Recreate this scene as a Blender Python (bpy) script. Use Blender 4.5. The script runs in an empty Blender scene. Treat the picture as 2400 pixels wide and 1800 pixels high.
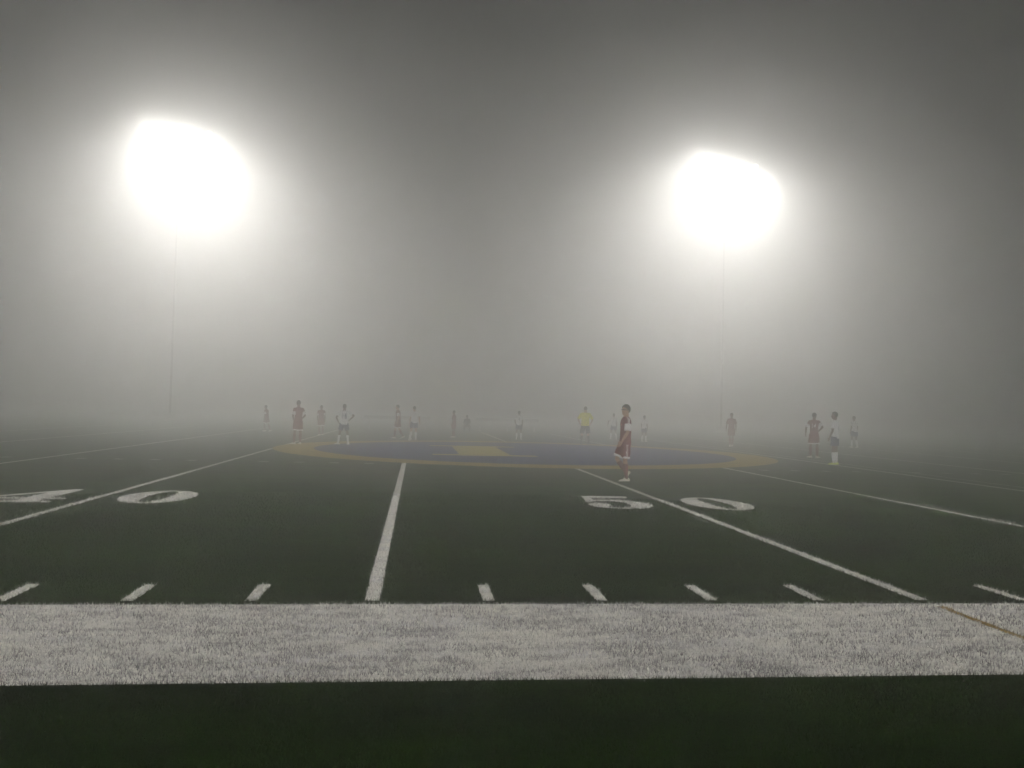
import bpy, bmesh, math, random
import numpy as np
from mathutils import Vector, Matrix
random.seed(7)
rng = np.random.default_rng(11)
scene = bpy.context.scene
COL = scene.collection
YD = 0.9144

# ---------------------------------------------------------------- camera
CAM_POS = Vector((0.307, -6.544, 1.515))
YAW, PITCH, ROLL, FPX = 0.11208, 0.03112, 0.02474, 1966.2
F = Vector((math.sin(YAW) * math.cos(PITCH), math.cos(YAW) * math.cos(PITCH), math.sin(PITCH)))
R0 = Vector((math.cos(YAW), -math.sin(YAW), 0))
U0 = R0.cross(F)
RV = R0 * math.cos(ROLL) + U0 * math.sin(ROLL)
UV = -R0 * math.sin(ROLL) + U0 * math.cos(ROLL)
cam_d = bpy.data.cameras.new('camera')
cam = bpy.data.objects.new('camera', cam_d)
COL.objects.link(cam)
M = Matrix((RV, UV, -F)).transposed().to_4x4()
M.translation = CAM_POS
cam.matrix_world = M
cam_d.sensor_width = 36
cam_d.lens = FPX / 2400 * 36
cam_d.clip_start = 0.05
cam_d.clip_end = 2000
scene.camera = cam

# ---------------------------------------------------------------- night sky
world = bpy.data.worlds.new('World')
scene.world = world
world.use_nodes = True
nt = world.node_tree
bg = nt.nodes['Background']
sky = nt.nodes.new('ShaderNodeTexSky')
sky.sky_type = 'NISHITA'
sky.sun_disc = False
sky.sun_elevation = math.radians(-4)
nt.links.new(sky.outputs[0], bg.inputs[0])
bg.inputs[1].default_value = 0.02

scene.view_settings.view_transform = 'Standard'
scene.view_settings.look = 'None'
scene.view_settings.exposure = 0.6
scene.view_settings.gamma = 1.0
scene.cycles.use_denoising = True
scene.cycles.max_bounces = 20
scene.cycles.diffuse_bounces = 3
scene.cycles.glossy_bounces = 2
scene.cycles.volume_bounces = 16
scene.cycles.sample_clamp_indirect = 0.0
scene.cycles.use_adaptive_sampling = False

# ---------------------------------------------------------------- floodlights: far pair in view, near pair added out of view
FOG_DENSITY = 0.032
FOG_G = 0.85
FOG_TOP = 24.8
POLES = [  # foot, height, beams: (azimuth from -Y in degrees, + to the photo's right; degrees down; watts; cone)
    dict(x=-19.8, y=65.0, h=23.4, wide=1.0, tilt=.9, beams=[(36, 42, 6800, 80), (38, 50, 49000, 76), (-30, 46, 36000, 76)]),
    dict(x=27.0, y=65.0, h=23.4, wide=1.3, tilt=1.6, beams=[(-38, 42, 6500, 80), (-40, 50, 42000, 76), (30, 42, 38000, 80)]),
    dict(x=-15.0, y=-22.0, h=22.5, beams=[(180, 36, 33500, 92)]),  # unseen pole added to light the sideline band and near players
    dict(x=20.0, y=-22.0, h=22.5, beams=[(180, 36, 33500, 92)]),  # its added twin on the right, also out of view
]


def mat(name, color, rough=0.8, spec=0.3, noise=None, metal=0.0, sheen=0.0):
    m = bpy.data.materials.new(name)
    m.use_nodes = True
    t = m.node_tree
    b = t.nodes['Principled BSDF']
    b.inputs['Base Color'].default_value = (*color, 1)
    b.inputs['Roughness'].default_value = rough
    b.inputs['Specular IOR Level'].default_value = spec
    b.inputs['Metallic'].default_value = metal
    if noise:
        sc, amt = noise
        n = t.nodes.new('ShaderNodeTexNoise')
        n.inputs['Scale'].default_value = sc
        n.inputs['Detail'].default_value = 5
        tc = t.nodes.new('ShaderNodeTexCoord')
        t.links.new(tc.outputs['Object'], n.inputs['Vector'])
        r = t.nodes.new('ShaderNodeValToRGB')
        r.color_ramp.elements[0].position = 0.3
        r.color_ramp.elements[1].position = 0.7
        r.color_ramp.elements[0].color = (*[c * (1 - amt) for c in color], 1)
        r.color_ramp.elements[1].color = (*[min(1, c * (1 + amt)) for c in color], 1)
        t.links.new(n.outputs['Fac'], r.inputs['Fac'])
        t.links.new(r.outputs['Color'], b.inputs['Base Color'])
    return m


def link(name, mesh, parent=None):
    o = bpy.data.objects.new(name, mesh)
    COL.objects.link(o)
    if parent is not None:
        o.parent = parent
    return o


def from_bm(name, bm, m, parent=None, smooth=False):
    me = bpy.data.meshes.new(name)
    bmesh.ops.recalc_face_normals(bm, faces=bm.faces)
    bm.to_mesh(me)
    bm.free()
    if m:
        me.materials.append(m)
    if smooth:
        me.polygons.foreach_set('use_smooth', [True] * len(me.polygons))
    return link(name, me, parent)


def tag(o, label=None, cat=None, group=None, kind=None):
    if label: o['label'] = label
    if cat: o['category'] = cat
    if group: o['group'] = group
    if kind: o['kind'] = kind
    return o


def empty(name, loc, rz=0.0):
    o = bpy.data.objects.new(name, None)
    o.empty_display_size = 0.3
    COL.objects.link(o)
    o.location = loc
    o.rotation_euler = (0, 0, rz)
    return o


def add_box(bm, c, s, rot=None):
    r = bmesh.ops.create_cube(bm, size=1.0)
    mt = Matrix.Translation(c) @ (rot.to_4x4() if rot is not None else Matrix()) @ Matrix.Diagonal((*s, 1))
    bmesh.ops.transform(bm, matrix=mt, verts=r['verts'])
    return r['verts']


def add_cone(bm, p0, p1, r0, r1, seg=12):
    p0, p1 = Vector(p0), Vector(p1)
    d = p1 - p0
    r = bmesh.ops.create_cone(bm, cap_ends=True, segments=seg, radius1=r0, radius2=r1, depth=d.length)
    q = d.to_track_quat('Z', 'Y').to_matrix().to_4x4()
    bmesh.ops.transform(bm, matrix=Matrix.Translation((p0 + p1) / 2) @ q, verts=r['verts'])
    return r['verts']


# ---------------------------------------------------------------- value noise for paint wear
class VNoise:
    def __init__(s, seed):
        s.t = np.random.default_rng(seed).random((256, 256))

    def __call__(s, x, y):
        xi = np.floor(x).astype(int); yi = np.floor(y).astype(int)
        fx = x - xi; fy = y - yi
        fx = fx * fx * (3 - 2 * fx); fy = fy * fy * (3 - 2 * fy)
        a = s.t[xi & 255, yi & 255]; b = s.t[(xi + 1) & 255, yi & 255]
        c = s.t[xi & 255, (yi + 1) & 255]; d = s.t[(xi + 1) & 255, (yi + 1) & 255]
        return (a * (1 - fx) + b * fx) * (1 - fy) + (c * (1 - fx) + d * fx) * fy


vn = [VNoise(i) for i in range(8)]


# ---------------------------------------------------------------- paint shapes on the turf
BAND = (-1.829, 0.0)           # the wide white sideline band
GAP, HLEN, LW = 0.119, 0.60, 0.115


def ellipse(cx, cy, rx, ry, n=64):
    return [(cx + rx * math.cos(2 * math.pi * i / n), cy + ry * math.sin(2 * math.pi * i / n)) for i in range(n)]


P5 = [(3.59, 9.18), (3.66, 9.13), (3.81, 9.16), (4.45, 9.16), (4.49, 9.08), (4.42, 8.80), (4.03, 8.74), (3.71, 8.72), (3.665, 8.37),
      (3.80, 8.44), (3.97, 8.46), (4.18, 8.42), (4.38, 8.27), (4.54, 8.03), (4.61, 7.75), (4.58, 7.48), (4.46, 7.24), (4.28, 7.10), (4.05, 7.04),
      (3.78, 7.08), (3.58, 7.19), (3.46, 7.38), (3.42, 7.58), (3.46, 7.76), (3.56, 7.87), (3.68, 7.88), (3.79, 7.80), (3.84, 7.64),
      (3.79, 7.46), (3.70, 7.35), (3.75, 7.24), (3.90, 7.18), (4.06, 7.26), (4.16, 7.45), (4.20, 7.74), (4.16, 8.01), (4.05, 8.20), (3.90, 8.28),
      (3.72, 8.26), (3.60, 8.14), (3.54, 8.02), (3.46, 8.06), (3.53, 8.6)]
P4 = [(-5.87, 9.12), (-5.70, 9.12), (-5.70, 7.66), (-5.42, 7.66), (-5.42, 7.48), (-5.70, 7.48), (-5.70, 7.22), (-5.46, 7.16), (-5.46, 6.98), (-6.34, 6.98),
      (-6.34, 7.16), (-6.08, 7.22), (-6.08, 7.48), (-6.86, 7.48), (-6.86, 7.64)]
P4_IN = [(-6.08, 7.66), (-6.08, 8.50), (-6.66, 7.66)]


def zero(cx):
    return (ellipse(cx, 8.07, 0.60, 1.06), ellipse(cx, 8.07, 0.19, 0.92))


NUMERALS = [('numeral_five', P5, None, 'white painted numeral 5 left of the fifty yard line'),
            ('numeral_zero', *zero(5.95), 'white painted numeral 0 right of the fifty yard line'),
            ('numeral_four', P4, P4_IN, 'white painted numeral 4 cut by the left edge of the photo'),
            ('numeral_zero', *zero(-4.07), 'white painted numeral 0 near the left edge right of the forty yard line')]
CIRC = (4.72 * YD, 26.75 * YD)
R_BLUE, R_RING = 8.33 * YD, 9.85 * YD


def in_poly(poly, x, y):
    ins = np.zeros(x.shape, bool)
    n = len(poly)
    for i in range(n):
        x1, y1 = poly[i]; x2, y2 = poly[(i + 1) % n]
        c = ((y1 > y) != (y2 > y)) & (x < (x2 - x1) * (y - y1) / (y2 - y1 + 1e-12) + x1)
        ins ^= c
    return ins


def paint_at(x, y):
    """0 turf, 1 white paint, 2 yellow paint, 3 sideline band"""
    k = np.zeros(x.shape, int)
    wob = (vn[3](x * 31, y * 31) - .5) * .022
    k[(y > BAND[0] + wob) & (y < BAND[1] + wob)] = 3
    line = np.abs(x + wob - np.round(x / YD) * YD) < LW / 2
    yard = np.round(x / YD).astype(int)
    k[line & (yard % 5 == 0) & (y > GAP)] = 1
    thin = np.abs(x + wob - np.round(x / YD) * YD) < .0475
    k[thin & (yard % 5 != 0) & (y > GAP) & (y < GAP + HLEN)] = 1
    k[(np.abs(x - 5 * YD + wob) < 0.026) & (y < -0.11) & (y > BAND[0])] = 2
    for _, po, pi, _l in NUMERALS:
        a = in_poly(po, x / YD, y / YD)
        if pi: a &= ~in_poly(pi, x / YD, y / YD)
        k[a] = 1
    return k


# ---------------------------------------------------------------- materials of the field
def turf_mat():
    m = bpy.data.materials.new('turf_ground')
    m.use_nodes = True
    t = m.node_tree; L = t.links; N = t.nodes
    b = N['Principled BSDF']
    b.inputs['Roughness'].default_value = 0.9
    b.inputs['Specular IOR Level'].default_value = 0.02
    tc = N.new('ShaderNodeTexCoord')
    mp = N.new('ShaderNodeMapping'); mp.inputs['Scale'].default_value = (0.5, 1.3, 1)
    L.new(tc.outputs['Object'], mp.inputs['Vector'])
    n1 = N.new('ShaderNodeTexNoise'); n1.inputs['Scale'].default_value = 0.9; n1.inputs['Detail'].default_value = 6
    n2 = N.new('ShaderNodeTexNoise'); n2.inputs['Scale'].default_value = 60; n2.inputs['Detail'].default_value = 4
    L.new(mp.outputs[0], n1.inputs['Vector']); L.new(tc.outputs['Object'], n2.inputs['Vector'])
    r1 = N.new('ShaderNodeValToRGB')
    e = r1.color_ramp.elements
    e[0].position = .38; e[0].color = (.003, .014, .001, 1)
    e[1].position = .62; e[1].color = (.017, .046, .002, 1)
    L.new(n1.outputs['Fac'], r1.inputs['Fac'])
    r2 = N.new('ShaderNodeValToRGB')
    e = r2.color_ramp.elements
    e[0].position = .3; e[0].color = (.45, .45, .45, 1); e[1].position = .7; e[1].color = (1.4, 1.4, 1.4, 1)
    L.new(n2.outputs['Fac'], r2.inputs['Fac'])
    mx = N.new('ShaderNodeMix'); mx.data_type = 'RGBA'; mx.blend_type = 'MULTIPLY'; mx.inputs[0].default_value = 1
    L.new(r1.outputs[0], mx.inputs[6]); L.new(r2.outputs[0], mx.inputs[7])
    L.new(mx.outputs[2], b.inputs['Base Color'])
    bp = N.new('ShaderNodeBump'); bp.inputs['Strength'].default_value = .8; bp.inputs['Distance'].default_value = .03
    L.new(n2.outputs['Fac'], bp.inputs['Height']); L.new(bp.outputs[0], b.inputs['Normal'])
    return m


def paint_mat(name, c_hi, c_lo, c_worn, worn_pos=0.36):
    m = bpy.data.materials.new(name)
    m.use_nodes = True
    t = m.node_tree; L = t.links; N = t.nodes
    b = N['Principled BSDF']
    b.inputs['Roughness'].default_value = 0.9
    b.inputs['Specular IOR Level'].default_value = 0.02
    tc = N.new('ShaderNodeTexCoord')
    mp = N.new('ShaderNodeMapping'); mp.inputs['Scale'].default_value = (0.6, 1.6, 1)
    L.new(tc.outputs['Object'], mp.inputs['Vector'])
    n1 = N.new('ShaderNodeTexNoise'); n1.inputs['Scale'].default_value = 5; n1.inputs['Detail'].default_value = 7
    n1.inputs['Roughness'].default_value = .65
    n2 = N.new('ShaderNodeTexNoise'); n2.inputs['Scale'].default_value = 70; n2.inputs['Detail'].default_value = 3
    L.new(mp.outputs[0], n1.inputs['Vector']); L.new(tc.outputs['Object'], n2.inputs['Vector'])
    ad = N.new('ShaderNodeMath'); ad.operation = 'MULTIPLY_ADD'
    ad.inputs[1].default_value = .55
    L.new(n2.outputs['Fac'], ad.inputs[0]); 
    ml = N.new('ShaderNodeMath'); ml.operation = 'MULTIPLY'; ml.inputs[1].default_value = .45
    L.new(n1.outputs['Fac'], ml.inputs[0]); L.new(ml.outputs[0], ad.inputs[2])
    r = N.new('ShaderNodeValToRGB')
    e = r.color_ramp.elements
    e[0].position = worn_pos; e[0].color = (*c_worn, 1)
    e[1].position = .62; e[1].color = (*c_hi, 1)
    q = e.new(.45); q.color = (*c_lo, 1)
    L.new(ad.outputs[0], r.inputs['Fac'])
    L.new(r.outputs[0], b.inputs['Base Color'])
    bp = N.new('ShaderNodeBump'); bp.inputs['Strength'].default_value = .7; bp.inputs['Distance'].default_value = .02
    L.new(n2.outputs['Fac'], bp.inputs['Height']); L.new(bp.outputs[0], b.inputs['Normal'])
    return m


M_TURF = turf_mat()
M_WHITE = paint_mat('white_turf_paint', (.80, .78, .72), (.58, .57, .54), (.22, .22, .2))
M_BLUE = paint_mat('blue_turf_paint', (.008, .022, .15), (.006, .017, .11), (.008, .014, .06))
M_GOLD = paint_mat('gold_turf_paint', (.42, .30, .04), (.33, .23, .035), (.10, .085, .03))
M_PALE = paint_mat('pale_gold_turf_paint', (.50, .42, .09), (.42, .35, .08), (.16, .14, .04))
M_WORN = paint_mat('worn_white_turf_paint', (.42, .42, .38), (.25, .26, .23), (.06, .08, .04), .42)
M_YEL = paint_mat('yellow_turf_paint', (.40, .27, .02), (.25, .15, .02), (.05, .03, .02), .4)


def flat(name, outer, z, m, inner=None, ragged=0.0, step=0.0):
    """flat painted sheet from polygons in metres, with slightly ragged edges"""
    def prep(pts):
        out = []
        n = len(pts)
        for i in range(n):
            a = Vector(pts[i]); b = Vector(pts[(i + 1) % n])
            k = max(1, int((b - a).length / step)) if step else 1
            for j in range(k):
                p = a.lerp(b, j / k)
                if ragged:
                    p = p + Vector((random.uniform(-1, 1), random.uniform(-1, 1))) * ragged
                out.append(p)
        return out
    bm = bmesh.new()
    es = []
    for ring in ([outer] if inner is None else [outer, inner]):
        vs = [bm.verts.new((p.x, p.y, z)) for p in prep(ring)]
        es += [bm.edges.new((vs[i], vs[(i + 1) % len(vs)])) for i in range(len(vs))]
    bmesh.ops.triangle_fill(bm, use_beauty=True, edges=es)
    for f in bm.faces:
        f.normal_update()
        if f.normal.z < 0: f.normal_flip()
    me = bpy.data.meshes.new(name)
    bm.to_mesh(me); bm.free()
    me.materials.append(m)
    return link(name, me)


def rect(x0, x1, y0, y1):
    return [(x0, y0), (x1, y0), (x1, y1), (x0, y1)]


# ground
bm = bmesh.new()
for v in rect(-190, 190, -90, 290): bm.verts.new((*v, 0))
bm.faces.new(bm.verts)
ground = from_bm('turf', bm, M_TURF)
tag(ground, 'dark green artificial turf of the football field', 'ground', kind='structure')
s = flat('sideline', rect(-60, 60, BAND[0], BAND[1]), .004, M_WHITE, ragged=.004, step=1.0)
tag(s, 'wide worn white sideline band across the foreground', 'field marking', kind='structure')


def white_line(name, pts, label, w=None, z=.004, m=None, step=.06, rag=.006):
    (x0, y0), (x1, y1) = pts
    w = w or LW
    o = flat(name, rect(x0 - w / 2, x0 + w / 2, y0, y1) if x0 == x1 else rect(x0, x1, y0 - w / 2, y0 + w / 2), z, m or M_WHITE, ragged=rag, step=step)
    tag(o, label, 'field marking', kind='structure')
    return o


YL = {-30: None, -25: None, -20: None, -15: None, -10: 'white yard line far left fading into fog', -5: 'white yard line running through the numeral 40',
      0: 'white yard line between the numerals 40 and 50', 5: 'white fifty yard line running between the numerals 5 and 0',
      10: 'white yard line right of the numeral 50', 15: 'faint white yard line at the far right'}
for n in range(-30, 45, 5):
    x = n * YD
    y1 = 48.6
    segs = [(GAP, y1)]
    d = abs(x - CIRC[0])
    if d < R_RING:
        h = math.sqrt(R_RING ** 2 - d * d)
        segs = [(GAP, CIRC[1] - h - .01), (CIRC[1] + h + .01, y1)]
    for k, (a, b) in enumerate(segs):
        lab = YL.get(n) or 'white yard line outside the middle of the field'
        white_line('yard_line', ((x, a), (x, b)), lab if k == 0 else 'white yard line beyond the painted circle', step=.08 if abs(n) <= 15 and k == 0 else 0)
for n in range(-12, 16):
    if n % 5: white_line('hash_mark', ((n * YD, GAP), (n * YD, GAP + HLEN)), 'short white hash mark above the sideline band', step=.05, w=.095)
for n in range(-30, 31):
    x = n * YD
    for yy in (17.55 * YD, 35.8 * YD):
        if math.hypot(x - CIRC[0], yy - CIRC[1]) > R_RING + .4 and n % 5:
            white_line('hash_mark', ((x - .12, yy + .12), (x + .12, yy + .12)), 'small worn white inner hash mark', w=.32, m=M_WORN)
white_line('soccer_line', ((15.75 * YD, 10), (15.75 * YD, 48)), 'thin faint white soccer line at the right', w=.05, z=.006)
o = white_line('yellow_line', ((5 * YD, BAND[0]), (5 * YD, -.11)), 'thin yellow line crossing the white sideline band', w=.06, z=.008, m=M_YEL)
for nm, po, pi, lab in NUMERALS:
    o = flat(nm, [(x * YD, y * YD) for x, y in po], .005, M_WHITE, [(x * YD, y * YD) for x, y in pi] if pi else None, ragged=.004, step=.05)
    tag(o, lab, 'field numeral', kind='structure')
o = flat('center_circle', ellipse(*CIRC, R_RING, R_RING, 160), .006, M_GOLD, ellipse(*CIRC, R_BLUE, R_BLUE, 160), ragged=.012)
tag(o, 'gold painted ring around the blue midfield disc', 'field marking', kind='structure')
o = flat('center_disc', ellipse(*CIRC, R_BLUE, R_BLUE, 160), .006, M_BLUE)
tag(o, 'dark blue painted disc at midfield', 'field marking', kind='structure')
gold_letter = [(0.93, 22.6), (4.69, 22.6), (4.69, 23.35), (3.80, 23.45), (3.80, 29.6), (4.69, 29.7), (4.69, 30.4), (0.93, 30.4), (0.93, 29.7), (1.90, 29.6), (1.90, 23.45), (0.93, 23.35)]
o = flat('gold_emblem', [(x * YD, y * YD) for x, y in gold_letter], .010, M_PALE, ragged=.01, step=.2)
tag(o, 'gold block letter stem with slab foot painted on the blue disc', 'field marking', kind='structure')


# ---------------------------------------------------------------- turf blades near the camera
def build_blades():
    n = 430000
    # sample distance from the camera with density ~ 1/d^2.2, inside the view wedge
    d0, d1 = 2.9, 15.0
    u = rng.random(n)
    a = -0.35
    d = (d0 ** a + u * (d1 ** a - d0 ** a)) ** (1 / a)
    th = YAW + (rng.random(n) - .5) * 2 * 0.70
    x = CAM_POS.x + d * np.sin(th); y = CAM_POS.y + d * np.cos(th)
    # rows of tufts
    k = paint_at(x, y)
    big = vn[0](x * 1.3, y * 3.0) * .55 + vn[1](x * 3.4 + 9, y * 9) * .45
    med = vn[2](x * 14, y * 26)
    fine = vn[4](x * 70, y * 70)
    wear = np.clip((big * .55 + med * .45 - .40) / .15, 0, 1)
    hgt = (.017 + .012 * rng.random(n)) * (1 + .035 * d)
    wid = (.0022 + .0016 * rng.random(n)) * (1 + .22 * np.maximum(d - 3, 0))
    keep = np.ones(n, bool)
    keep &= ~((k == 3) & (wear < .35) & (rng.random(n) < .45))
    j = rng.random((n, 1))
    green = np.array([.018, .045, .002]) * (.30 + .4 * j) * (.10 + 1.1 * vn[5](x * .9, y * 2.1) + .8 * vn[7](x * 3.1, y * 7.3))[:, None]
    wh = np.array([.84, .82, .76])
    cool = np.array([.70, .69, .72])
    tint = vn[6](x * 2.2, y * 4.4)[:, None]
    white = (wh * (1 - tint) + cool * tint) * (.85 + .20 * j)
    dark = np.array([.22, .215, .23])
    w = (wear * .85 + .15 * (fine > .35))[:, None]
    white_band = white * w + dark * (1 - w) + 0 * j
    smear = np.clip((vn[3](x * 3.6 + 5, y * 15) * .6 + vn[7](x * 11, y * 30 + 3) * .4 - .52) / .10, 0, 1)[:, None] * .72
    white_band = white_band * (1 - smear) + np.array([.17, .16, .18]) * smear
    speck = (rng.random(n) < .16) & (k == 3)
    white_band[speck] *= .35
    white_line_c = white * (.75 + .25 * med[:, None])
    yel = np.array([.34, .22, .015]) * (.1 + 1.0 * vn[7](x * 3, y * 9))[:, None] * (.6 + .5 * j)
    c = np.where((k == 3)[:, None], white_band, np.where((k == 1)[:, None], white_line_c, np.where((k == 2)[:, None], yel, green)))
    x, y, c, hgt, wid = x[keep], y[keep], c[keep], hgt[keep], wid[keep]
    n = len(x)
    ang = rng.random(n) * 2 * np.pi
    dx, dy = np.cos(ang) * wid / 2, np.sin(ang) * wid / 2
    la = rng.random(n) * 2 * np.pi
    ll = hgt * rng.random(n) * .9
    v = np.zeros((n, 3, 3), np.float32)
    v[:, 0, 0] = x - dx; v[:, 0, 1] = y - dy; v[:, 0, 2] = .002
    v[:, 1, 0] = x + dx; v[:, 1, 1] = y + dy; v[:, 1, 2] = .002
    v[:, 2, 0] = x + np.cos(la) * ll; v[:, 2, 1] = y + np.sin(la) * ll; v[:, 2, 2] = hgt
    me = bpy.data.meshes.new('turf_blades')
    me.vertices.add(3 * n); me.loops.add(3 * n); me.polygons.add(n)
    me.vertices.foreach_set('co', v.ravel())
    me.loops.foreach_set('vertex_index', np.arange(3 * n, dtype=np.int32))
    me.polygons.foreach_set('loop_start', np.arange(0, 3 * n, 3, dtype=np.int32))
    at = me.attributes.new('tint', 'FLOAT_COLOR', 'FACE')
    cc = np.ones((n, 4), np.float32); cc[:, :3] = c
    at.data.foreach_set('color', cc.ravel())
    me.update()
    m = bpy.data.materials.new('turf_fibre')
    m.use_nodes = True
    t = m.node_tree
    b = t.nodes['Principled BSDF']
    b.inputs['Roughness'].default_value = .85
    b.inputs['Specular IOR Level'].default_value = .02
    an = t.nodes.new('ShaderNodeAttribute'); an.attribute_name = 'tint'
    t.links.new(an.outputs['Color'], b.inputs['Base Color'])
    me.materials.append(m)
    o = link('turf_blades', me)
    tag(o, 'short upright artificial grass fibres of the near field', 'grass', kind='stuff')


build_blades()

# ---------------------------------------------------------------- floodlight poles
M_STEEL = mat('galvanised_steel', (.33, .33, .34), .5, .5, noise=(6, .15), metal=.6)
M_POLE = mat('grey_painted_pole', (.19, .19, .185), .8, .1, noise=(6, .15))
M_CONC = mat('concrete_footing', (.3, .29, .27), .9, .2, noise=(9, .2))
M_HOUS = mat('lamp_housing', (.10, .10, .11), .5, .4, noise=(8, .1))
M_LENS = bpy.data.materials.new('lit_lamp_glass')
M_LENS.use_nodes = True
_b = M_LENS.node_tree.nodes['Principled BSDF']
_b.inputs['Base Color'].default_value = (.9, .9, .85, 1)
_b.inputs['Emission Color'].default_value = (1, .96, .88, 1)
_b.inputs['Emission Strength'].default_value = 8
M_LENS.cycles.emission_sampling = 'NONE'


def light_pole(p, label):
    face = -1 if p['y'] > 20 else 1           # the side the heads look to
    root = empty('floodlight_pole', (p['x'], p['y'], 0))
    tag(root, label, 'floodlight', 'floodlight poles around the field')
    bm = bmesh.new()
    add_cone(bm, (0, 0, .5), (0, 0, p['h'] + .7), .095, .05, 20)
    from_bm('pole', bm, M_POLE, root, True)
    bm = bmesh.new()
    add_cone(bm, (0, 0, -.4), (0, 0, .5), .45, .42, 24)
    from_bm('footing', bm, M_CONC, root)
    for k, z in enumerate((p['h'] - 1.4, p['h'] - .5, p['h'] + .4)):
        bm = bmesh.new()
        add_box(bm, (0, face * .2, z), (5.4, .12, .14))
        add_box(bm, (0, face * .12, z), (.4, .1, .3))
        from_bm('crossarm', bm, M_STEEL, root)
        for i in range(5):
            x = (i - 2) * 1.25
            tilt = Matrix.Rotation(math.radians(-40 * face), 3, 'X')
            c = Vector((x, face * .50, z - .12))
            ax = tilt @ Vector((0, face, 0))
            bm = bmesh.new()
            add_cone(bm, c - ax * .28, c + ax * .12, .13, .30, 20)
            add_cone(bm, c + ax * .12, c + ax * .17, .32, .32, 20)
            add_box(bm, (x, face * .3, z + .02), (.06, .3, .05))
            hd = from_bm('floodlight_head', bm, M_HOUS, root, True)
            bm = bmesh.new()
            add_cone(bm, c + ax * .175, c + ax * .185, .27, .27, 20)
            from_bm('lens', bm, M_LENS, hd)
    for (az, down, power, cone) in p['beams']:
      for (ox, oz) in ((-2.1, .45), (-1.1, .25), (0, 0), (1.2, -.3), (2.4, -.65)):       # along the lamp bank
        ld = bpy.data.lights.new('floodlight_beam', 'SPOT')
        ld.energy = power / 5
        ld.color = p.get('color', (1, .975, .925))
        ld.spot_size = math.radians(cone)
        ld.spot_blend = p.get('blend', 1.0)
        ld.shadow_soft_size = .8
        lo = bpy.data.objects.new('floodlight_beam', ld)
        COL.objects.link(lo)
        lo.parent = root
        lo.location = (ox * p.get('wide', 1) * (1 if face < 0 else -1), face * 1.9, p['h'] + oz * p.get('tilt', 1))
        a, dn = math.radians(az), math.radians(down)
        dirv = Vector((math.sin(a) * math.cos(dn), -math.cos(a) * math.cos(dn), -math.sin(dn)))
        lo.rotation_euler = dirv.to_track_quat('-Z', 'Y').to_euler()


for p, lab in zip(POLES, ('left one of the two glowing floodlights in the fog', 'right one of the two glowing floodlights in the fog',
                          'added unseen floodlight pole behind the camera on the left', 'added unseen floodlight pole behind the camera on the right')):
    light_pole(p, lab)

# ---------------------------------------------------------------- people
M_SKIN = [mat('skin_tan', (.42, .25, .16), .6, .35, noise=(14, .08)), mat('skin_brown', (.16, .085, .055), .55, .4, noise=(14, .08)),
          mat('skin_light', (.50, .32, .23), .6, .35, noise=(14, .08))]
M_HAIR = mat('black_hair', (.012, .011, .010), .65, .4, noise=(60, .4))
M_HAIRB = mat('brown_hair', (.035, .022, .014), .65, .4, noise=(60, .4))
M_MAROON = mat('maroon_jersey_cloth', (.17, .004, .008), .85, .2, noise=(7, .12))
M_MAROON_S = mat('maroon_sock_knit', (.135, .005, .009), .9, .15, noise=(30, .15))
M_CLOTHW = mat('white_jersey_cloth', (.84, .84, .86), .85, .2, noise=(7, .04))
M_NAVY = mat('navy_shorts_cloth', (.02, .028, .11), .85, .2, noise=(7, .12))
M_YELLOW = mat('yellow_shirt_cloth', (.80, .78, .06), .85, .2, noise=(7, .06))
M_BLACK = mat('black_cloth', (.014, .014, .016), .85, .2, noise=(7, .12))
M_SHOEW = mat('white_shoe_leather', (.76, .74, .66), .5, .4, noise=(20, .1))
M_SHOEY = mat('neon_yellow_shoe', (.68, .78, .06), .5, .4, noise=(20, .1))
M_SHOEB = mat('black_shoe_leather', (.02, .02, .022), .5, .4, noise=(20, .2))
M_EYE = mat('dark_eye', (.02, .015, .012), .2, .5)
M_LIP = mat('lip_skin', (.28, .11, .09), .6, .3)
M_FRAME = mat('dark_glasses_frame', (.01, .01, .011), .3, .5)


def ring_loft(bm, rings):
    """closed surface through rings of equal length"""
    vr = [[bm.verts.new(p) for p in r] for r in rings]
    n = len(vr[0])
    for a, b in zip(vr[:-1], vr[1:]):
        for i in range(n):
            bm.faces.new((a[i], a[(i + 1) % n], b[(i + 1) % n], b[i]))
    bm.faces.new(list(reversed(vr[0])))
    bm.faces.new(vr[-1])


def ell_ring(c, ax, ay, rx, ry, n=20):
    return [c + ax * (rx * math.cos(2 * math.pi * i / n)) + ay * (ry * math.sin(2 * math.pi * i / n)) for i in range(n)]


def limb(bm, pts, rad, n=14, flat_=1.0, side=None, round_end=True):
    """tube with its own radius at every point"""
    pts = [Vector(p) for p in pts]
    rings = []
    prev = side
    tang = []
    for i in range(len(pts)):
        t = (pts[min(i + 1, len(pts) - 1)] - pts[max(i - 1, 0)]).normalized()
        tang.append(t)
    ref = side or (Vector((1, 0, 0)) if abs(tang[0].x) < .8 else Vector((0, 1, 0)))
    def frame(t):
        a = (ref - t * ref.dot(t)).normalized()
        return a, t.cross(a)
    seq = list(zip(pts, rad, tang))
    if round_end:
        p, r, t = seq[0]; a, b = frame(t)
        rings.append(ell_ring(p - t * r * .75, a, b, r * .45, r * .45 * flat_, n))
    for p, r, t in seq:
        a, b = frame(t)
        rings.append(ell_ring(p, a, b, r, r * flat_, n))
    if round_end:
        p, r, t = seq[-1]; a, b = frame(t)
        rings.append(ell_ring(p + t * r * .75, a, b, r * .45, r * .45 * flat_, n))
    ring_loft(bm, rings)


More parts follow.
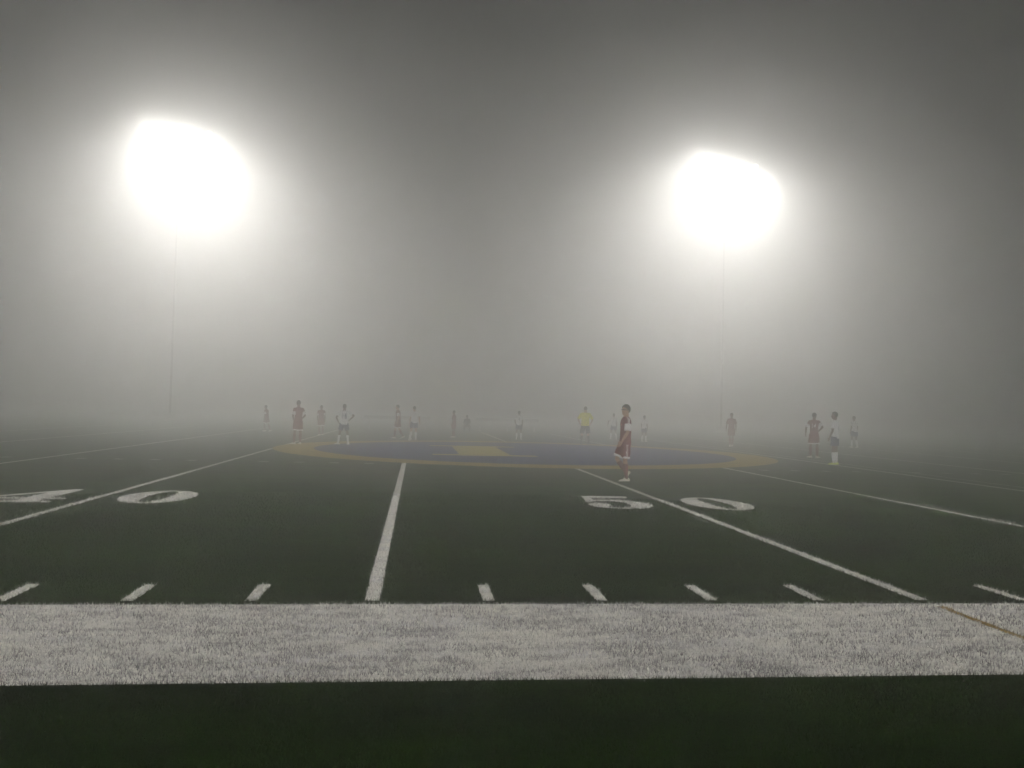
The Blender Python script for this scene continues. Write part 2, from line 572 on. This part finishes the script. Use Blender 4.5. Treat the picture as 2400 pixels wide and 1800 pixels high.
def blob(bm, c, r, rot=None, seg=16):
    res = bmesh.ops.create_uvsphere(bm, u_segments=seg, v_segments=max(8, seg * 2 // 3), radius=1)
    mt = Matrix.Translation(c) @ (rot.to_4x4() if rot is not None else Matrix()) @ Matrix.Diagonal((*r, 1))
    bmesh.ops.transform(bm, matrix=mt, verts=res['verts'])


def fused(name, bm, m, parent, voxel, smooth_it=3, seed=None, fold=0.0):
    """voxel-fuse the shapes of bm into one continuous skin"""
    bmesh.ops.recalc_face_normals(bm, faces=bm.faces)
    me = bpy.data.meshes.new(name + '_raw')
    bm.to_mesh(me); bm.free()
    tmp = bpy.data.objects.new(name + '_raw', me)
    COL.objects.link(tmp)
    md = tmp.modifiers.new('r', 'REMESH'); md.mode = 'VOXEL'; md.voxel_size = voxel; md.use_smooth_shade = True
    ms = tmp.modifiers.new('s', 'SMOOTH'); ms.iterations = smooth_it; ms.factor = .5
    if fold:
        tx = bpy.data.textures.new('folds', 'CLOUDS'); tx.noise_scale = .09; tx.noise_depth = 2
        dm = tmp.modifiers.new('d', 'DISPLACE'); dm.texture = tx; dm.strength = fold; dm.mid_level = .5; dm.texture_coords = 'GLOBAL'
    dg = bpy.context.evaluated_depsgraph_get()
    out = bpy.data.meshes.new_from_object(tmp.evaluated_get(dg))
    out.name = name
    bpy.data.objects.remove(tmp)
    bpy.data.meshes.remove(me)
    out.materials.clear(); out.materials.append(m)
    out.polygons.foreach_set('use_smooth', [True] * len(out.polygons))
    return link(name, out, parent)


def rotm(yaw=0, pitch=0, roll=0):
    return Matrix.Rotation(math.radians(yaw), 3, 'Z') @ Matrix.Rotation(math.radians(pitch), 3, 'X') @ Matrix.Rotation(math.radians(roll), 3, 'Y')


def text_decal(name, txt, size, mtx, m, parent, target, bold=.005):
    """a number printed on the cloth: letter outlines wrapped on the jersey"""
    cu = bpy.data.curves.new(name, 'FONT')
    cu.body = txt; cu.size = size; cu.align_x = 'CENTER'; cu.align_y = 'CENTER'; cu.offset = bold; cu.fill_mode = 'FRONT'
    to = bpy.data.objects.new(name, cu); COL.objects.link(to)
    dg = bpy.context.evaluated_depsgraph_get()
    me = bpy.data.meshes.new_from_object(to.evaluated_get(dg))
    bpy.data.objects.remove(to)
    bm = bmesh.new(); bm.from_mesh(me)
    bmesh.ops.triangulate(bm, faces=bm.faces)
    bmesh.ops.subdivide_edges(bm, edges=[e for e in bm.edges if e.calc_length() > .03], cuts=3, use_grid_fill=False)
    bmesh.ops.triangulate(bm, faces=bm.faces)
    bmesh.ops.transform(bm, matrix=mtx, verts=bm.verts)
    bm.to_mesh(me); bm.free()
    me.materials.clear(); me.materials.append(m)
    o = link(name, me, parent)
    sw = o.modifiers.new('wrap', 'SHRINKWRAP'); sw.target = target; sw.wrap_method = 'NEAREST_SURFACEPOINT'; sw.wrap_mode = 'ABOVE_SURFACE'; sw.offset = .004
    return o


def ribbon(name, pts, side, w, m, parent, target, off=.004):
    bm = bmesh.new()
    pts = [Vector(p) for p in pts]; side = Vector(side).normalized()
    fine = []
    for a, b in zip(pts[:-1], pts[1:]):
        for k in range(6): fine.append(a.lerp(b, k / 6))
    fine.append(pts[-1])
    vr = [(bm.verts.new(p - side * w / 2), bm.verts.new(p + side * w / 2)) for p in fine]
    for (a, b), (c, d) in zip(vr[:-1], vr[1:]): bm.faces.new((a, b, d, c))
    o = from_bm(name, bm, m, parent)
    sw = o.modifiers.new('wrap', 'SHRINKWRAP'); sw.target = target; sw.wrap_method = 'NEAREST_SURFACEPOINT'; sw.wrap_mode = 'ABOVE_SURFACE'; sw.offset = off
    return o


ARM_DOWN = ((.10, .0, -1), (.02, .22, -1))
LEG_DOWN = ((.10, .03, -1), (.03, -.03, -1), (12, 0))


def person(X, Y, H, a, label, kit, arms=(ARM_DOWN, ARM_DOWN), legs=(LEG_DOWN, LEG_DOWN), lean=0, twist=0, side=0, head=(0, 0), skin=0,
           hair=None, number=None, voxel=.012, detail=False, build=1.0, lift=None):
    """arms/legs: (left, right); directions in body axes, x mirrored so + is outward, y forward, z up; foot (outward yaw, toe pitch)"""
    s = H / 1.75
    bear = math.atan2(X - CAM_POS.x, Y - CAM_POS.y)
    root = empty('person', (X, Y, 0), -bear + math.radians(a))
    tag(root, label, 'person', 'people on the field')
    K = kit
    Z = Vector((0, 0, 1))
    pel = Vector((0, 0, .93))
    T = rotm(0, -lean, side) @ rotm(twist)
    def up(p):          # upper-body point
        return pel + T @ (Vector(p) - pel)
    J = {}
    for i, sg in enumerate((-1, 1)):
        th, sh, ft = legs[i]
        th = Vector((th[0] * sg, th[1], th[2])).normalized(); sh = Vector((sh[0] * sg, sh[1], sh[2])).normalized()
        hip = Vector((.088 * sg, 0, .90)); knee = hip + th * .43; ank = knee + sh * .41
        fr = rotm(-ft[0] * sg, ft[1]); J[i] = (hip, knee, ank, fr, th, sh)
    soles = []
    for i in (0, 1):
        hip, knee, ank, fr, th, sh = J[i]
        for q in ((0, -.06, -.078), (0, .18, -.078)):
            soles.append((ank + fr @ Vector(q)).z)
    dz = -min(soles)
    base = Matrix.Translation((0, 0, dz * s)) @ Matrix.Scale(s, 4)
    def fin(bm):
        bmesh.ops.transform(bm, matrix=base, verts=bm.verts)
        return bm
    Rt = T
    ax, ay = Rt @ Vector((1, 0, 0)), Rt @ Vector((0, 1, 0))
    # ---- body: one skin
    bm = bmesh.new()
    tor = [(.83, .10, .09), (.90, .145, .105), (.98, .14, .105), (1.08, .125, .095), (1.20, .138, .102), (1.31, .155, .112), (1.40, .150, .100), (1.45, .105, .080), (1.485, .062, .062), (1.56, .054, .058)]
    ring_loft(bm, [ell_ring(up((0, 0, z)), ax, ay, rx * build, ry * build) for z, rx, ry in tor])
    Hd = Rt @ rotm(head[0], head[1])
    hc = up((0, .005, 1.53)) + Hd @ Vector((0, .018, .105))
    def hp(x, y, z): return hc + Hd @ Vector((x, y, z))
    limb(bm, [up((0, 0, 1.46)), hp(0, -.02, -.04)], (.056, .056))
    blob(bm, hp(0, -.008, .025), (.074, .092, .095), Hd, 24)
    ring_loft(bm, [ell_ring(hp(0, y, z), Hd @ Vector((1, 0, 0)), Hd @ Vector((0, 1, 0)), rx, ry, 18) for z, y, rx, ry in
                   ((-.112, .050, .018, .016), (-.105, .045, .034, .034), (-.075, .030, .050, .055), (-.03, .018, .063, .070), (.02, .006, .068, .080), (.06, 0, .06, .075))])
    limb(bm, [hp(0, .082, .018), hp(0, .098, -.018), hp(0, .102, -.032)], (.008, .012, .014), 10)
    for sg in (-1, 1):
        blob(bm, hp(.074 * sg, -.008, -.012), (.010, .020, .031), Hd, 10)
        blob(bm, hp(.030 * sg, .074, .030), (.024, .012, .008), Hd, 10)
        blob(bm, hp(.036 * sg, .058, -.030), (.024, .020, .022), Hd, 10)
    blob(bm, hp(0, .086, -.062), (.022, .010, .012), Hd, 10)
    AJ = {}
    for i, sg in enumerate((-1, 1)):
        u_, f_ = arms[i][:2]
        ud = (Rt @ Vector((u_[0] * sg, u_[1], u_[2]))).normalized(); fd = (Rt @ Vector((f_[0] * sg, f_[1], f_[2]))).normalized()
        shd = up((.165 * sg * build, 0, 1.405)); elb = shd + ud * .285; wr = elb + fd * .245
        AJ[i] = (shd, elb, wr, ud, fd)
        limb(bm, [shd - ud * .01, shd + ud * .08, shd + ud * .2, elb, elb + fd * .06, elb + fd * .15, wr], (.052, .048, .042, .037, .039, .033, .025))
        # hand
        inw = Rt @ Vector((-sg, 0, 0)); pn = (inw - fd * inw.dot(fd))
        if pn.length < .2: pn = (Rt @ Vector((0, -1, 0))) - fd * (Rt @ Vector((0, -1, 0))).dot(fd)
        pn.normalize(); sd = fd.cross(pn).normalized()
        if sd.dot(Rt @ Vector((0, 1, 0))) < 0: sd = -sd
        limb(bm, [wr - fd * .01, wr + fd * .03, wr + fd * .085], (.024, .036, .038), 12, .42, sd)
        for k, (o_, L_) in enumerate(((.028, .072), (.0095, .080), (-.0095, .074), (-.028, .058))):
            b0 = wr + fd * .085 + sd * o_
            d1 = (fd + pn * .35 + sd * o_ * 3).normalized(); d2 = (fd + pn * .95).normalized()
            limb(bm, [b0 - fd * .012, b0 + d1 * L_ * .5, b0 + d1 * L_ * .5 + d2 * L_ * .5], (.0095, .0085, .0072), 8)
        b0 = wr + fd * .028 + sd * .026
        d1 = (fd * .7 + sd * .75 + pn * .2).normalized()
        limb(bm, [b0, b0 + d1 * .035, b0 + d1 * .035 + (fd + pn * .35 + sd * .15).normalized() * .032], (.014, .011, .008), 8)
    for i in (0, 1):
        hip, knee, ank, fr, th, sh = J[i]
        limb(bm, [hip - th * .02, hip + th * .1, hip + th * .28, knee, knee + sh * .10, knee + sh * .2, knee + sh * .33, ank], (.085, .080, .062, .050, .052, .051, .035, .031))
        limb(bm, [ank + fr @ Vector((0, -.035, -.035)), ank + fr @ Vector((0, .05, -.038)), ank + fr @ Vector((0, .13, -.055))], (.032, .032, .026), 12)
    body = fused('body', fin(bm), M_SKIN[skin], root, voxel if not detail else .0075, 2)
    # ---- hair
    bm = bmesh.new()
    hs = hair or dict(m=M_HAIR, big=1.0)
    bg_ = hs.get('big', 1.0)
    res = bmesh.ops.create_uvsphere(bm, u_segments=28, v_segments=18, radius=1)
    bmesh.ops.transform(bm, matrix=Matrix.Diagonal((.083 * bg_, .103 * bg_, .104 * bg_, 1)), verts=bm.verts)
    for v in bm.verts:
        v.co += v.normal * (random.uniform(-1, 1) * .006 * bg_)
    pl = Vector((0, .085, .055)); nrm = Vector((0, -.75, 1)).normalized() if not hs.get('low') else Vector((0, -.95, 1)).normalized()
    g = bmesh.ops.bisect_plane(bm, geom=bm.verts[:] + bm.edges[:] + bm.faces[:], plane_co=Vector((0, .075, .036)), plane_no=nrm, clear_inner=True)
    bmesh.ops.holes_fill(bm, edges=[e for e in bm.edges if e.is_boundary])
    bmesh.ops.transform(bm, matrix=Matrix.Translation(hp(0, -.010, .030)) @ Hd.to_4x4(), verts=bm.verts)
    from_bm('hair', fin(bm), hs['m'], root, True)
    if detail or a % 360 > 95 and a % 360 < 265:
        for sg in (-1, 1):
            bm = bmesh.new(); blob(bm, hp(.030 * sg, .080, .010), (.013, .007, .007), Hd, 12)
            from_bm('eye', fin(bm), M_EYE, root, True)
        bm = bmesh.new(); blob(bm, hp(0, .093, -.060), (.021, .007, .007), Hd, 12)
        from_bm('mouth', fin(bm), M_LIP, root, True)
    # ---- jersey
    bm = bmesh.new()
    jt = [(.86, .170, .130), (.93, .168, .130), (1.02, .160, .124), (1.12, .156, .120), (1.22, .160, .120), (1.31, .172, .126), (1.39, .166, .115), (1.44, .128, .095), (1.475, .085, .078)]
    ring_loft(bm, [ell_ring(up((0, 0, z)), ax, ay, rx * build, ry * build, 28) for z, rx, ry in jt])
    long_ = K.get('sleeve', .62)
    for i in (0, 1):
        shd, elb, wr, ud, fd = AJ[i]
        neckp = up((.07 * (-1, 1)[i], 0, 1.43))
        limb(bm, [neckp, shd, shd + ud * .10, shd + ud * .285 * long_], (.05, .064, .066, .072), 18, round_end=False)
    jer = fused('jersey', fin(bm), K['shirt'], root, .011 if not detail else .008, 2, fold=.022)
    if K.get('cuff'):
        for i in (0, 1):
            shd, elb, wr, ud, fd = AJ[i]
            bm = bmesh.new(); limb(bm, [shd + ud * .285 * (long_ - K['cuff']), shd + ud * .285 * (long_ + .04)], (.076, .081), 22, round_end=False)
            from_bm('white_sleeve_end', fin(bm), M_CLOTHW, root, True)
    # collar
    bm = bmesh.new()
    limb(bm, [up((0, .002, 1.462)), up((0, .004, 1.488))], (.077, .066), 24, round_end=False)
    from_bm('collar', fin(bm), K.get('collar', K['shirt']), root, True)
    # ---- shorts
    bm = bmesh.new()
    ring_loft(bm, [ell_ring(Vector((0, 0, z)), Vector((1, 0, 0)), Vector((0, 1, 0)), rx * build, ry * build, 24) for z, rx, ry in ((1.0, .146, .112), (.93, .160, .124), (.84, .165, .128), (.80, .14, .11))])
    sl = K.get('short_len', .80)
    for i in (0, 1):
        hip, knee, ank, fr, th, sh = J[i]
        limb(bm, [hip - th * .02, hip + th * .15, hip + th * .43 * sl], (.100, .106, .104), 20, round_end=False)
    shr = fused('shorts', fin(bm), K['shorts'], root, .011 if not detail else .008, 2, fold=.022)
    for i in (0, 1):
        hip, knee, ank, fr, th, sh = J[i]
        if K.get('hem'):
            bm = bmesh.new(); limb(bm, [hip + th * (.43 * sl - .035), hip + th * (.43 * sl + .012)], (.1085, .110), 24, round_end=False)
            from_bm('shorts_hem', fin(bm), M_CLOTHW, root, True)
        bm = bmesh.new()
        limb(bm, [knee + sh * .07, knee + sh * .12, knee + sh * .2, knee + sh * .33, ank - sh * .005, ank + sh * .02], (.0575, .060, .0565, .042, .039, .038), 20, round_end=False)
        from_bm('sock', fin(bm), K['socks'], root, True)
        bm = bmesh.new()
        fx, fy, fz = fr @ Vector((1, 0, 0)), fr @ Vector((0, 1, 0)), fr @ Vector((0, 0, 1))
        prof = [(-.078, .020, .030, -.052), (-.062, .033, .040, -.040), (-.02, .036, .046, -.030), (.03, .038, .040, -.038), (.08, .043, .031, -.046), (.13, .045, .025, -.052), (.17, .036, .019, -.058), (.188, .018, .010, -.066)]
        rings = []
        for y, hw, hh, zc in prof:
            c = ank + fy * y + fz * zc
            r = []
            for k in range(18):
                an = 2 * math.pi * k / 18
                zz = hh * math.sin(an)
                zz = max(zz, -.078 - zc)
                r.append(c + fx * hw * math.cos(an) + fz * zz)
            rings.append(r)
        ring_loft(bm, rings)
        so = from_bm('shoe', fin(bm), K['shoes'], root, True)
        if detail:
            bm = bmesh.new()
            ring_loft(bm, [ell_ring(ank + fz * z + fy * .052, fx, fy, .043, .132, 24) for z in (-.080, -.070)])
            from_bm('sole', fin(bm), M_SHOEB if K['shoes'] is M_SHOEB else M_SHOEY if K['shoes'] is M_SHOEY else M_SHOEB, so)
    # ---- printing on the cloth
    def P(v): return base @ up(v)
    if number:
        txt, nm, sz, side_y = number[:4]
        off = number[4] if len(number) > 4 else 0
        c = up((off, .19 * side_y, 1.235))
        xa = Rt @ Vector((-side_y, 0, 0)); za = Rt @ Vector((0, 0, 1)); ya = xa.cross(za)
        mt = Matrix((xa, za, ya)).transposed().to_4x4()
        mt = base @ Matrix.Translation(c) @ mt
        text_decal('jersey_number', txt, sz, mt, nm, root, jer)
    if K.get('side_stripe'):
        for i, sg in enumerate((-1, 1)):
            hip, knee, ank, fr, th, sh = J[i]
            for q in (-.022, 0, .022):
                out = Vector((sg, 0, 0)) * .16
                ribbon('shorts_stripe', [base @ (hip + out + th * .06 + Vector((0, q, 0))), base @ (hip + out + th * .43 * (sl - .1) + Vector((0, q, 0)))], (0, 1, 0), .011, M_CLOTHW, root, shr)
    if K.get('shoulder_stripe'):
        for i, sg in enumerate((-1, 1)):
            shd, elb, wr, ud, fd = AJ[i]
            for q in (-.026, 0, .026):
                pts = [up((.085 * sg, q * .8, 1.53)), shd + Vector((.02 * sg, 0, .10)) + ay * q, shd + (Rt @ Vector((sg, 0, .1))) * .12 + ay * q + ud * .06, shd + (Rt @ Vector((sg, 0, 0))) * .12 + ud * .285 * (long_ - .2) + ay * q]
                ribbon('shoulder_stripe', [base @ p for p in pts], ay, .015, M_CLOTHW, root, jer, .006)
    return root, hp, fin, J, up, base, jer


RED = dict(shirt=M_MAROON, shorts=M_MAROON, socks=M_MAROON_S, shoes=M_SHOEW, hem=True, cuff=.42, sleeve=.78)
WHT = dict(shirt=M_CLOTHW, shorts=M_NAVY, socks=M_CLOTHW, shoes=M_SHOEW, sleeve=.70, short_len=.66)
AKIMBO = ((.95, -.10, -.75), (-.62, .30, -.62))
HANG = ((.16, .02, -1), (.05, .25, -1))

# the near player walking past the fifty yard line
FG = dict(RED, side_stripe=True, shoulder_stripe=True, sleeve=.80, cuff=.52, short_len=.86)
r_, hp, fin, J, up, base, jer = person(
    4.92, 11.70, 1.66, 108, 'nearest player in a maroon kit and dark glasses walking left over the fifty yard line', FG,
    arms=(((.10, .05, -1), (-.02, .62, -1)), ((.10, -.02, -1), (.0, .18, -1))),
    legs=(((.02, .06, -1), (.0, -.10, -1), (4, 0)), ((.0, .42, -1), (.0, -.72, -1), (2, -52))),
    lean=-1, head=(26, 2), skin=0, hair=dict(m=M_HAIR, big=1.12), detail=True)
# sports glasses
bm = bmesh.new()
for sg in (-1, 1):
    limb(bm, [hp(.012 * sg, .098, .012), hp(.030 * sg, .098, .014), hp(.052 * sg, .086, .013)], (.013, .016, .013), 12, .3, Vector((0, 0, 1)))
    limb(bm, [hp(.052 * sg, .088, .016), hp(.074 * sg, .04, .014), hp(.080 * sg, -.01, .010)], (.005, .005, .005), 8)
limb(bm, [hp(-.014, .101, .016), hp(.014, .101, .016)], (.004, .004), 8)
from_bm('glasses', fin(bm), M_FRAME, r_, True)
bm = bmesh.new(); blob(bm, Vector((0, 0, 0)), (.022, .004, .026)); 
bmesh.ops.transform(bm, matrix=base @ Matrix.Translation(up((-.07, .132, 1.30))), verts=bm.verts)
from_bm('chest_badge', bm, mat('badge_cloth', (.75, .35, .30), .8), r_, True)

person(-4.22, 26.52, 1.66, 25, 'red kit player standing with his back turned at the left edge of the gold ring', RED,
       arms=(((.30, -.10, -1), (-.35, .55, -.55)), ((.42, -.15, -1), (-.45, .45, -.55))),
       legs=(((.12, .0, -1), (.05, -.03, -1), (20, 0)), ((.06, .04, -1), (.0, -.03, -1), (12, 0))), head=(-12, 0), skin=1)
person(-2.51, 26.91, 1.57, 0, 'white shirt player with number 16 on his back and hands on hips', dict(WHT, shoes=M_SHOEW),
       arms=(((.62, -.12, -.85), (-.40, .30, -.85)), ((1.0, -.12, -.62), (-.75, .25, -.75))),
       legs=(((.22, .02, -1), (.14, -.03, -1), (55, 0)), ((.16, .0, -1), (.06, -.03, -1), (15, 0))), number=('16', M_NAVY, .36, -1), build=1.06, skin=1)
person(-4.50, 36.9, 1.50, 170, 'dim red kit player between the two players left of the blue disc', RED,
       arms=(HANG, ((.22, -.1, -1), (-.1, .4, -1))), legs=(((.05, .12, -1), (.0, -.15, -1), (8, 0)), ((.05, -.08, -1), (0, -.10, -1), (8, 0))), skin=1)
person(-7.82, 40.5, 1.42, 60, 'faintest player at the far left almost lost in fog', RED,
       arms=(HANG, HANG), legs=(((.08, .25, -1), (.0, -.15, -1), (8, 0)), ((.08, -.15, -1), (.0, -.45, -1), (8, -20))), skin=1, lean=6)
person(-0.57, 34.4, 1.61, 75, 'red kit player striding with crossed legs behind the blue disc', RED,
       arms=(((.15, -.35, -1), (0, .35, -1)), ((.15, .25, -1), (0, .55, -1))),
       legs=(((.0, .30, -1), (.0, .10, -1), (8, 0)), ((.0, -.10, -1), (.0, -.62, -1), (8, -22))), lean=3, skin=2)
person(0.20, 33.0, 1.55, 15, 'white shirt player just right of the striding red kit player', WHT,
       arms=(HANG, ((.40, .0, -1), (.2, .3, -1))), legs=(((.16, .0, -1), (.10, -.22, -1), (20, -10)), ((.05, .05, -1), (.0, -.04, -1), (8, 0))), skin=2)
person(2.27, 37.8, 1.40, 70, 'dark faint player alone left of the middle of the disc', dict(RED, hem=False, cuff=0),
       arms=(HANG, HANG), legs=(LEG_DOWN, LEG_DOWN), skin=1)
person(5.58, 36.6, 1.46, 0, 'faint white shirt player beyond the gold letter', WHT, arms=(((.35, 0, -1), (-.3, .4, -.9)), HANG), number=('8', M_NAVY, .24, -1), skin=1)
REF = dict(shirt=M_YELLOW, shorts=M_BLACK, socks=M_BLACK, shoes=M_SHOEB, sleeve=.92, short_len=.92, collar=M_BLACK)
person(8.07, 31.7, 1.74, 0, 'referee in a bright yellow shirt and black shorts seen from behind', REF,
       arms=(((.60, -.05, -1), (-.35, .45, -.8)), ((.60, -.05, -1), (-.35, .45, -.8))),
       legs=(((.14, .0, -1), (.05, -.02, -1), (12, 0)), ((.14, .0, -1), (.05, -.02, -1), (12, 0))), build=1.14, skin=2, hair=dict(m=M_HAIRB, big=.98))
person(11.34, 39.8, 1.43, 10, 'faint white shirt player seen just left of the nearest player', WHT,
       arms=(((.75, .2, -.8), (.1, .3, -1)), HANG), legs=(((.16, .1, -1), (.08, -.1, -1), (8, 0)), ((.12, -.1, -1), (.1, -.3, -1), (8, -15))), skin=1)
person(12.44, 37.4, 1.38, -30, 'faint white shirt player seen just right of the nearest player', WHT, arms=(HANG, HANG), skin=1)
person(15.40, 32.5, 1.57, 178, 'dark kit player walking toward the camera beyond the right edge of the ring', dict(RED, cuff=0, hem=False, shirt=M_MAROON),
       arms=(((.22, .1, -1), (.05, .2, -1)), ((.30, -.08, -1), (.1, .15, -1))), legs=(((-.02, .18, -1), (-.06, -.02, -1), (4, 0)), ((.0, -.06, -1), (-.05, -.38, -1), (4, -25))), skin=1)
person(15.20, 23.63, 1.67, -18, 'red kit player with number 14 on his back and white shoes', dict(RED, short_len=.84),
       arms=(((.62, .05, -1), (.18, .35, -1)), ((.78, -.25, -.85), (-.55, .1, -.5))),
       legs=(((.10, .05, -1), (.0, -.02, -1), (62, 0)), ((.10, -.02, -1), (.02, -.02, -1), (14, 0))), number=('14', M_CLOTHW, .27, -1, .03), skin=1)
person(13.87, 19.48, 1.69, 72, 'white shirt player in neon yellow shoes and navy shorts facing left', dict(WHT, shoes=M_SHOEY, side_stripe=False),
       arms=(((.06, .08, -1), (-.05, .42, -1)), ((.06, .08, -1), (-.05, .42, -1))),
       legs=(((.03, .05, -1), (.0, -.05, -1), (6, 0)), ((.03, .0, -1), (.0, -.06, -1), (10, 0))), head=(10, 0), number=('7', M_NAVY, .27, -1), skin=1)
person(22.76, 34.5, 1.60, 40, 'faint white shirt player farthest right behind the neon shoe player', WHT, arms=(HANG, HANG), lean=4,
       legs=(((.14, .12, -1), (.1, -.10, -1), (8, 0)), ((.05, .0, -1), (.0, -.25, -1), (8, -10))), skin=1)

# ---------------------------------------------------------------- far sideline: team bench
M_ALU = mat('aluminium_plank', (.55, .55, .55), .6, .4, noise=(5, .12), metal=.1)


def bench(x, y, lab):
    root = empty('team_bench', (x, y, 0))
    tag(root, lab, 'bench', 'team benches on the far sideline')
    for name, z, yy, h in (('seat', .45, 0, .045), ('backrest', .80, .22, .22)):
        bm = bmesh.new(); add_box(bm, (0, yy, z), (4.5, .26 if name == 'seat' else .04, h)); bmesh.ops.bevel(bm, geom=bm.edges, offset=.008, segments=2)
        from_bm(name, bm, M_ALU, root)
    for lx in (-1.9, 0, 1.9):
        bm = bmesh.new()
        add_box(bm, (lx, -.08, .21), (.05, .05, .42)); add_box(bm, (lx, .17, .44), (.05, .05, .88)); add_box(bm, (lx, .05, .40), (.05, .2, .04))
        from_bm('leg', bm, M_ALU, root)


bench(-1.0, 51.6, 'long metal team bench at the far sideline on the left')
bench(6.6, 51.6, 'long metal team bench at the far sideline on the right')
SIT = (((.12, 1, -.08), (.0, .05, -1), (8, 0)), ((.12, 1, -.08), (.0, .05, -1), (8, 0)))
person(3.5, 46.5, 1.45, 175, 'faint dark figure crouching low behind the midfield players', dict(shirt=M_BLACK, shorts=M_BLACK, socks=M_BLACK, shoes=M_SHOEB, sleeve=1.0),
       arms=(((.2, .7, -.8), (-.3, .8, -.2)), ((.2, .7, -.8), (-.3, .8, -.2))), legs=(((.3, 1, -.25), (.0, -.55, -.9), (8, -15)), ((.3, 1, -.25), (.0, -.55, -.9), (8, -15))), lean=25, skin=1)


# ---------------------------------------------------------------- fog
bm = bmesh.new()
add_box(bm, (0, 100, (FOG_TOP - 1) / 2), (390, 390, FOG_TOP + 1))
hz = from_bm('haze', bm, None)
m = bpy.data.materials.new('fog')
m.use_nodes = True
t = m.node_tree
t.nodes.remove(t.nodes['Principled BSDF'])
pv = t.nodes.new('ShaderNodeVolumePrincipled')
pv.inputs['Color'].default_value = (.998, .998, .992, 1)
pv.inputs['Density'].default_value = FOG_DENSITY
pv.inputs['Anisotropy'].default_value = FOG_G
t.links.new(pv.outputs[0], t.nodes['Material Output'].inputs['Volume'])
hz.data.materials.append(m)
tag(hz, 'dense white night fog over the whole field', 'fog', kind='stuff')
hz.visible_shadow = True
